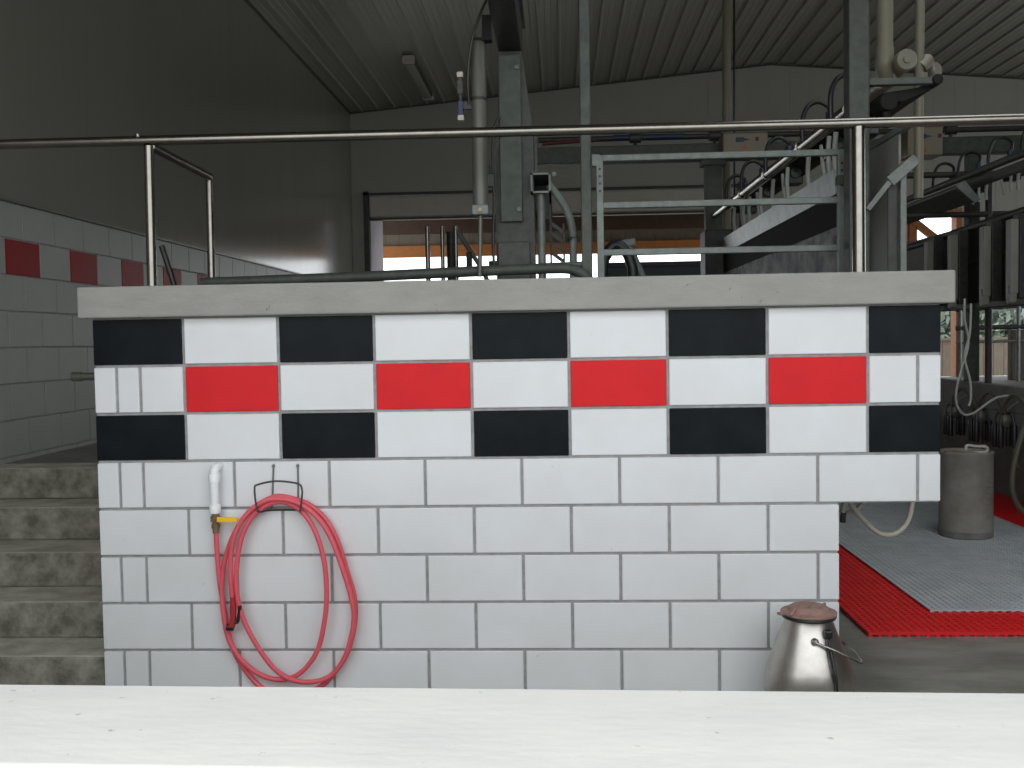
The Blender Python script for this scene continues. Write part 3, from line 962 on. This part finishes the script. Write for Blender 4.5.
# stall ends standing in front of the left back bay
se = thing('stall_divider', (.35, 6.5, ZD), 'cluster of upright pipes and a slanted strut before the left back bay', 'stall divider')
for xx, r_ in ((.185, .026), (.345, .022), (.44, .05), (.49, .024)):
    zt = 2.74 if r_ < .04 else 2.68
    part('upright', MB().tube([(xx, 6.5, ZD), (xx, 6.5, zt)], r_, 10), ST if r_ < .04 else M['iron'], se)
part('strut', MB().tube([(.50, 6.5, 2.70), (.78, 6.5, 2.25), (.86, 6.5, 2.05)], .024, 10), M['galv'], se)
part('low_rail', MB().tube([(.1, 6.5, 2.25), (.95, 6.5, 2.25)], .024, 10), M['iron'], se)
part('latch', MB().box(.60, 6.46, 2.24, .66, 6.54, 2.46, .008), M['iron'], se)
part('latch', MB().box(.84, 6.46, 2.24, .98, 6.54, 2.36, .01), M['iron'], se)

# bits just behind the gate frame
gs = thing('pipe_strut', (2.05, 1.6, ZD), 'short slanted galvanised pipe with a rounded top behind the gate frame', 'pipe')
part('pipe', MB().tube([(1.985, 1.6, 2.04), (2.13, 1.6, 1.70), (2.2, 1.6, ZD)], .024, 12), M['galv'], gs)
part('top_cap', MB().bar((1.91, 1.6, 2.035), (2.03, 1.6, 2.055), .05, .05, bev=.012), M['galv'], gs)
rb = MB().tube(spline([(1.83, 1.4, ZD), (1.83, 1.4, 1.8), (1.86, 1.4, 1.98), (1.92, 1.4, 2.02), (1.98, 1.4, 1.94), (2.0, 1.4, 1.75), (2.0, 1.4, ZD)], 5), .03, 10)
solo('rubber_hose', rb, M['rubber'], 'fat black rubber hose arching behind the gate frame', 'hose', (1.83, 1.4, ZD))

# ceiling fixture
cx = -.27
zl = zc(cx)
cfx = thing('ceiling_light', (cx, 9.3, zl - .1), 'unlit long strip light fixed under the left part of the ceiling', 'ceiling light')
part('housing', MB().box(cx - .07, 8.45, zl - .08, cx + .07, 10.3, zl - .02, .01), M['galv_dark'], cfx)
part('diffuser', MB().box(cx - .055, 8.5, zl - .115, cx + .055, 10.25, zl - .078, .015), M['ceiling'], cfx)
for yk in (8.40, 10.28):
    part('end_cap', MB().box(cx - .075, yk, zl - .115, cx + .075, yk + .07, zl - .02, .01), M['roll'], cfx)

# ---------------------------------------------------------------- water pipe, valve, hose and hanger
wp = thing('water_pipe', (.133, -.03, .78), 'white plastic water pipe with brass tap on the tiled wall', 'pipe')
el = MB().tube(spline([(.140, .02, .990), (.139, -.012, .992), (.134, -.034, .984), (.131, -.038, .955)], 6), .0195, 14)
el.lathe([(.017, .93), (.0235, .93), (.0235, .965), (.021, .968)], (.131, -.038, 0), 18)
part('elbow', el, M['pvc_white'], wp)
part('straight', MB().tube([(.131, -.038, .95), (.131, -.038, .83)], .018, 16), M['pvc_white'], wp)
part('coupling', MB().lathe([(.015, .800), (.023, .800), (.024, .806), (.024, .83), (.021, .836), (.018, .838)], (.131, -.038, 0), 18), M['pvc_white'], wp)
bv_ = MB().lathe([(.0, .715), (.014, .715), (.014, .735), (.018, .737), (.018, .752), (.014, .754), (.014, .762), (.021, .766), (.021, .786), (.016, .790), (.016, .80), (0, .80)], (.131, -.038, 0), 14)
bv_.lathe([(0, -.016), (.011, -.016), (.011, 0)], (.131, -.038, .776), 10, 0, 'x').lathe([(0, -.062), (.009, -.062), (.009, -.04)], (.131, 0, .776), 10, 0, 'y')
wv = part('brass_valve', bv_, M['brass'], wp)
part('lever', MB().bar((.145, -.062, .776), (.232, -.060, .775), .006, .022, bev=.002), M['yellow'], wv, 'yellow valve lever')

hose_xz = [(0.132, 0.716), (0.134, 0.612), (0.143, 0.487), (0.151, 0.376), (0.165, 0.279), (0.197, 0.181), (0.247, 0.104), (0.297, 0.051), (0.363, 0.025), (0.432, 0.018), (0.502, 0.031), (0.559, 0.056), (0.615, 0.111), (0.673, 0.195), (0.703, 0.292), (0.714, 0.375), (0.707, 0.457), (0.681, 0.554), (0.65, 0.664), (0.604, 0.76), (0.537, 0.827), (0.462, 0.858), (0.389, 0.868), (0.323, 0.838), (0.252, 0.777), (0.201, 0.695), (0.166, 0.598), (0.15, 0.487), (0.155, 0.376), (0.174, 0.265), (0.228, 0.174), (0.31, 0.111), (0.4, 0.093), (0.477, 0.121), (0.549, 0.209), (0.585, 0.333), (0.599, 0.458), (0.592, 0.596), (0.559, 0.72), (0.502, 0.809), (0.427, 0.847), (0.355, 0.835), (0.287, 0.777), (0.242, 0.681), (0.221, 0.556), (0.222, 0.459), (0.244, 0.362), (0.293, 0.258), (0.366, 0.153), (0.435, 0.104), (0.518, 0.09), (0.602, 0.111), (0.666, 0.181), (0.702, 0.278), (0.717, 0.375), (0.702, 0.471), (0.67, 0.581), (0.631, 0.692), (0.577, 0.781), (0.51, 0.837), (0.441, 0.861), (0.365, 0.859), (0.295, 0.818), (0.244, 0.756), (0.21, 0.667), (0.201, 0.543), (0.204, 0.452)]
nH = len(hose_xz)
hp = []
for i, (xx, zz) in enumerate(hose_xz):
    # coils lie one in front of another against the wall
    yv = -.038 if i < 3 else -.018 - .022 * min(2.6, max(0, (i - 8) / 18.0))
    hp.append((xx, yv, zz))
hs = thing('garden_hose', (.43, -.04, .02), 'red rubber hose coiled on the wire hanger on the tiled wall', 'hose')
part('coil', MB().tube(spline(hp, 5), .0106, 10), M['hose'], hs)
nz = MB().tube([(.204, -.066, .455), (.2045, -.066, .40), (.204, -.066, .36), (.196, -.066, .325)], .011, 12, radii=[.010, .0145, .013, .015])
nz.lathe([(0, 0), (.014, 0), (.014, .012), (.011, .014)], (.2045, -.066, .445), 12)
nb = part('nozzle_body', nz, M['red_paint'], hs)
part('nozzle_trigger', MB().tube(spline([(.206, -.07, .345), (.222, -.07, .345), (.228, -.07, .37), (.236, -.07, .415)], 4), .0075, 8).lathe([(0, -.016), (.015, -.014), (.015, .014), (0, .016)], (.190, -.066, .322), 12, 0, 'x'), M['rubber'], nb, 'black trigger and tip')
part('clip', MB().tube(spline([(.195, -.066, .47), (.205, -.08, .478), (.212, -.066, .468)], 4), .002, 6), M['iron'], hs)

hg_ = thing('hose_hanger', (.42, -.02, .83), 'bent wire hose hanger screwed to the tiled wall', 'hanger')
arch = [(.325, -.085, .815), (.319, -.088, .862), (.318, -.09, .912), (.332, -.09, .926), (.408, -.092, .940), (.497, -.09, .929), (.516, -.09, .906), (.513, -.088, .86), (.505, -.085, .815)]
part('front_bow', MB().tube(spline(arch, 5), .0042, 8), M['galv_dark'], hg_)
low = [(.325, -.085, .815), (.333, -.05, .806), (.345, -.006, .804), (.415, -.006, .806), (.485, -.006, .804), (.497, -.05, .806), (.505, -.085, .815)]
part('cradle', MB().tube(spline(low, 4), .0042, 8), M['galv_dark'], hg_)
part('wall_strap', MB().bar((.375, -.004, 1.0), (.362, -.004, .806), .007, .004, up=(0, 1, 0)), M['galv'], hg_)
part('wall_strap', MB().bar((.478, -.004, 1.0), (.476, -.004, .806), .007, .004, up=(0, 1, 0)), M['galv'], hg_)
for xx in (.3745, .478):
    part('screw', MB().lathe([(0, -.014), (.006, -.013), (.0075, -.006)], (xx, 0, .992), 10, 0, 'y'), M['galv'], hg_)

# ---------------------------------------------------------------- milk can
MX, MY = 2.545, -.23
mc = thing('milk_can', (MX, MY, 0), 'conical stainless milk pail with a faded brown lid on the floor', 'milk can')
part('body', MB().lathe([(0, .002), (.140, .002), (.148, .012), (.164, .035), (.168, .06), (.168, .165), (.165, .195), (.156, .225), (.140, .268), (.119, .320), (.102, .365), (.092, .392), (.090, .405), (.090, .420), (.072, .420)], (MX, MY, 0), 48), M['can'], mc)
part('base_ring', MB().lathe([(.140, 0), (.152, .0), (.154, .010), (.145, .014)], (MX, MY, 0), 40), M['can'], mc)
part('gasket', MB().lathe([(.0, .405), (.088, .403), (.103, .407), (.106, .413), (.102, .419), (.0, .419)], (MX, MY, 0), 36), M['rubber'], mc, 'black rubber gasket')
ld = MB().lathe([(0, .418), (.098, .418), (.107, .422), (.107, .428), (.092, .432), (.080, .434), (.076, .444), (.066, .450), (.050, .451), (.0, .450)], (MX, MY, 0), 40)
for k in range(3):                                     # soft folds of the rubber
    ld.tube(spline([(MX - .085 + .05 * k, MY - .070, .430), (MX - .06 + .045 * k, MY - .04, .449), (MX - .03 + .05 * k, MY + .03, .449)], 4), .006, 8)
ld.bar((MX - .085, MY - .03, .428), (MX - .128, MY - .05, .432), .022, .010, bev=.003)
part('lid', ld, M['lid'], mc, 'faded brown rubber lid')
# bail handle hinged on two ears, flopped to the right
e1 = MB().lathe([(0, 0), (.014, -.002), (.015, -.010), (.010, -.020), (0, -.022)], (MX - .006, MY - .110, .342), 14, 0, 'y')
part('handle_ear', e1, M['can'], mc)
e1 = MB().lathe([(0, 0), (.014, .002), (.015, .010), (.010, .020), (0, .022)], (MX + .004, MY + .110, .342), 14, 0, 'y')
part('handle_ear', e1, M['can'], mc)
ba = [(MX - .006, MY - .129, .342), (MX + .07, MY - .135, .312), (MX + .15, MY - .125, .270), (MX + .178, MY - .09, .256), (MX + .186, MY, .256), (MX + .178, MY + .08, .26), (MX + .15, MY + .115, .274), (MX + .07, MY + .130, .312), (MX + .004, MY + .128, .342)]
part('bail_handle', MB().tube(spline(ba, 5), .0045, 8), ST, mc)
cd = thing('dark_strap', (MX + .07, MY - .16, .0), 'thin black strap hanging down the front of the milk pail', 'strap')
part('cord', MB().tube(spline([(MX + .050, MY - .084, .375), (MX + .052, MY - .112, .325), (MX + .058, MY - .142, .26), (MX + .064, MY - .163, .20), (MX + .066, MY - .163, .06), (MX + .068, MY - .163, .0)], 5), .0045, 8), M['rubber'], cd)
part('cord', MB().tube(spline([(MX + .038, MY - .090, .375), (MX + .040, MY - .120, .315), (MX + .052, MY - .155, .24), (MX + .062, MY - .166, .19)], 5), .0028, 8), M['rubber'], cd)
part('buckle', MB().box(MX + .034, MY - .115, .352, MX + .062, MY - .085, .382, .005), M['motor'], cd)


# ---------------------------------------------------------------- floor mats: open grids of bars
def grid_mat(x0, x1, y0, y1, z0, z1, px, py, wb):
    g = MB()
    h = z1 - z0
    n = int(round((x1 - x0) / px))
    for i in range(n + 1):
        xx = x0 + i * px
        g.box(xx - wb / 2, y0, z0 + h * .55, xx + wb / 2, y1, z1)
    n = int(round((y1 - y0) / py))
    for i in range(n + 1):
        yy = y0 + i * py
        g.box(x0, yy - wb / 2 if i else yy, z0 + h * .4, x1, yy + wb / 2, z1 - .002)
    g.box(x0 - wb / 2, y0 - .004, z0 + h * .45, x1 + wb / 2, y0 + .010, z1 + .0005)
    n = int(round((x1 - x0) / .047))
    for i in range(n + 1):                                # feet along the front and rear edge
        xx = x0 + i * .047
        for yy in (y0, y0 + .4, y0 + .8, (y0 + y1) / 2, y1 - .014):
            g.box(xx - .009, yy - .003, z0, xx + .009, yy + .011, z0 + h * .5)
    return g


solo('floor_mat', grid_mat(3.11, 5.58, .84, 8.9, .0, .024, .0365, .042, .0175), M['mat_red'], 'bright red open-grid plastic mat edging the pit floor', 'mat', (4.3, 3, 0))
solo('floor_mat', grid_mat(3.545, 5.03, 1.20, 8.6, .024, .036, .0365, .042, .0185), M['mat_grey'], 'blue grey ribbed plastic mat lying over the red one', 'mat', (4.3, 3, .022))

# ---------------------------------------------------------------- grey barrel on the mat
BX, BY = 4.515, 3.18
gb = thing('barrel', (BX, BY, .036), 'dull grey upright barrel standing on the grey mat', 'barrel')
pb = MB().lathe([(0, .036), (.172, .036), (.181, .045), (.182, .08), (.186, .085), (.182, .092), (.182, .625), (.186, .633), (.186, .650), (.176, .655), (.172, .640), (.168, .620), (.0, .620)], (BX, BY, 0), 44)
part('body', pb, M['barrel'], gb)
em = MB()
rr = random.Random(5)
for k in range(5):
    for j in range(3):
        an = math.radians(-62 + j * 9 + rr.uniform(-2, 2))
        zz = .45 - k * .042
        em.tube([(BX + .183 * math.cos(an - .05), BY + .183 * math.sin(an - .05), zz), (BX + .183 * math.cos(an + .05), BY + .183 * math.sin(an + .05), zz + .004)], .005, 6)
part('embossed_marks', em, M['barrel'], gb)
part('handle_loop', MB().tube(spline([(BX - .03, BY - .1, .645), (BX - .035, BY - .1, .70), (BX + .03, BY - .1, .695), (BX + .10, BY - .1, .69), (BX + .10, BY - .1, .655), (BX + .03, BY - .1, .65)], 5, True), .011, 8), M['cream_hose'], gb, 'cream rope handle')
part('rag', MB().tube(spline([(BX - .17, BY - .05, .655), (BX - .10, BY - .13, .665), (BX - .04, BY - .15, .652), (BX + .02, BY - .16, .645)], 5), .014, 8), M['beige'], gb)

# ---------------------------------------------------------------- hoses under the deck overhang
h1 = MB().tube(spline([(2.86, .42, .70), (2.875, .42, .765), (2.91, .42, .715), (2.97, .42, .648), (3.03, .42, .602), (3.09, .42, .602), (3.14, .42, .642), (3.165, .42, .71), (3.17, .42, .80), (3.16, .42, .86)], 6), .0115, 9)
solo('milk_tube', h1, M['cream_hose'], 'cream tube looping down below the overhanging end of the tiled wall', 'hose', (3.0, .42, .7))
h2 = thing('milk_tube', (2.9, .45, .7), 'small cream tube with a dark clip tucked under the wall overhang', 'hose')
part('tube', MB().tube(spline([(2.73, .47, .71), (2.81, .47, .695), (2.88, .47, .688), (2.94, .47, .71), (2.985, .47, .765), (3.0, .47, .80)], 6), .010, 9), M['cream_hose'], h2)
part('clip', MB().box(2.862, .455, .645, 2.884, .48, .695, .003), M['motor'], h2)
part('clip_ring', MB().lathe([(.010, -.012), (.014, -.012), (.014, .012), (.010, .012)], (2.875, .47, .690), 12, 0, 'x'), M['alu'], h2)


# ---------------------------------------------------------------- clusters hanging on the right pit wall
def cluster(x, y, z, label):
    t = thing('teat_cluster', (x, y, z), label, 'milking cluster', 'teat clusters hanging on the right of the pit')
    part('claw', MB().lathe([(0, -.07), (.035, -.06), (.055, -.02), (.055, .01), (.04, .035), (0, .045)], (x, y, z), 18), M['alu'], t)
    for k in range(4):
        a_ = math.pi / 4 + k * math.pi / 2
        cx_, cy_ = x + .075 * math.cos(a_), y + .075 * math.sin(a_)
        part('teat_cup', MB().lathe([(0, -.24), (.020, -.24), (.023, -.20), (.023, -.08), (.017, -.06), (0, -.06)], (cx_, cy_, z + .02), 12), M['motor'], t)
        part('short_tube', MB().tube(spline([(cx_, cy_, z - .04), (cx_ * .7 + x * .3, cy_ * .7 + y * .3, z + .05), (x + .02 * math.cos(a_), y + .02 * math.sin(a_), z + .03)], 4), .007, 6), M['rubber'], t)
    part('long_hose', MB().tube(spline([(x, y, z + .03), (x - .02, y - .05, z + .13), (x + .01, y - .16, z + .20), (x + .06, y - .26, z + .10), (x + .10, y - .32, z - .15), (x + .16, y - .34, z - .40)], 6), .016, 9), M['olive'], t)
    part('hanger_hook', MB().tube(spline([(x, y + .02, z + .04), (x + .06, y + .02, z + .10), (x + .12, y + .02, z + .14), (x + .125, y + .02, z + .18)], 4), .006, 6), M['galv'], t)
    return t


ct = cluster(5.08, 3.85, .82, 'teat cups and black hose furthest right, above and right of the grey barrel')
dup(ct, (0, .45, 0), 'teat cups and black hose straight above the lid of the grey barrel')
dup(ct, (0, 1.0, 0), 'teat cups and black hose above the grey barrel, next to the tile band edge')

h3 = thing('wash_hose', (4.85, 4.0, 1.2), 'thin pale hose hanging in a narrow loop right of the tile band', 'hose')
part('loop', MB().tube(spline([(4.83, 4.0, 1.78), (4.83, 4.0, 1.62), (4.86, 4.0, 1.42), (4.80, 4.0, 1.20), (4.765, 4.0, 1.03), (4.775, 4.0, .92), (4.83, 4.0, .85), (4.90, 4.0, .86), (4.96, 4.0, .90), (5.08, 4.0, .98), (5.2, 4.0, 1.0)], 6), .0095, 8), M['grey_hose'], h3)
part('tail', MB().tube(spline([(4.88, 4.0, 1.74), (4.87, 4.0, 1.5), (4.83, 4.0, 1.32), (4.875, 4.0, 1.12), (4.88, 4.0, .98), (4.865, 4.0, .92)], 6), .010, 8), M['grey_hose'], h3)
h4 = MB().tube(spline([(5.16, 3.05, 1.02), (5.06, 3.05, 1.05), (4.94, 3.05, .98), (4.86, 3.05, .80), (4.79, 3.05, .52), (4.80, 3.05, .33), (4.90, 3.05, .22), (5.15, 3.05, .26), (5.58, 3.05, .48)], 6), .02, 10)
solo('vacuum_hose', h4, M['olive'], 'thick dark hose sagging right of the grey barrel', 'hose', (5.0, 3.1, .2))
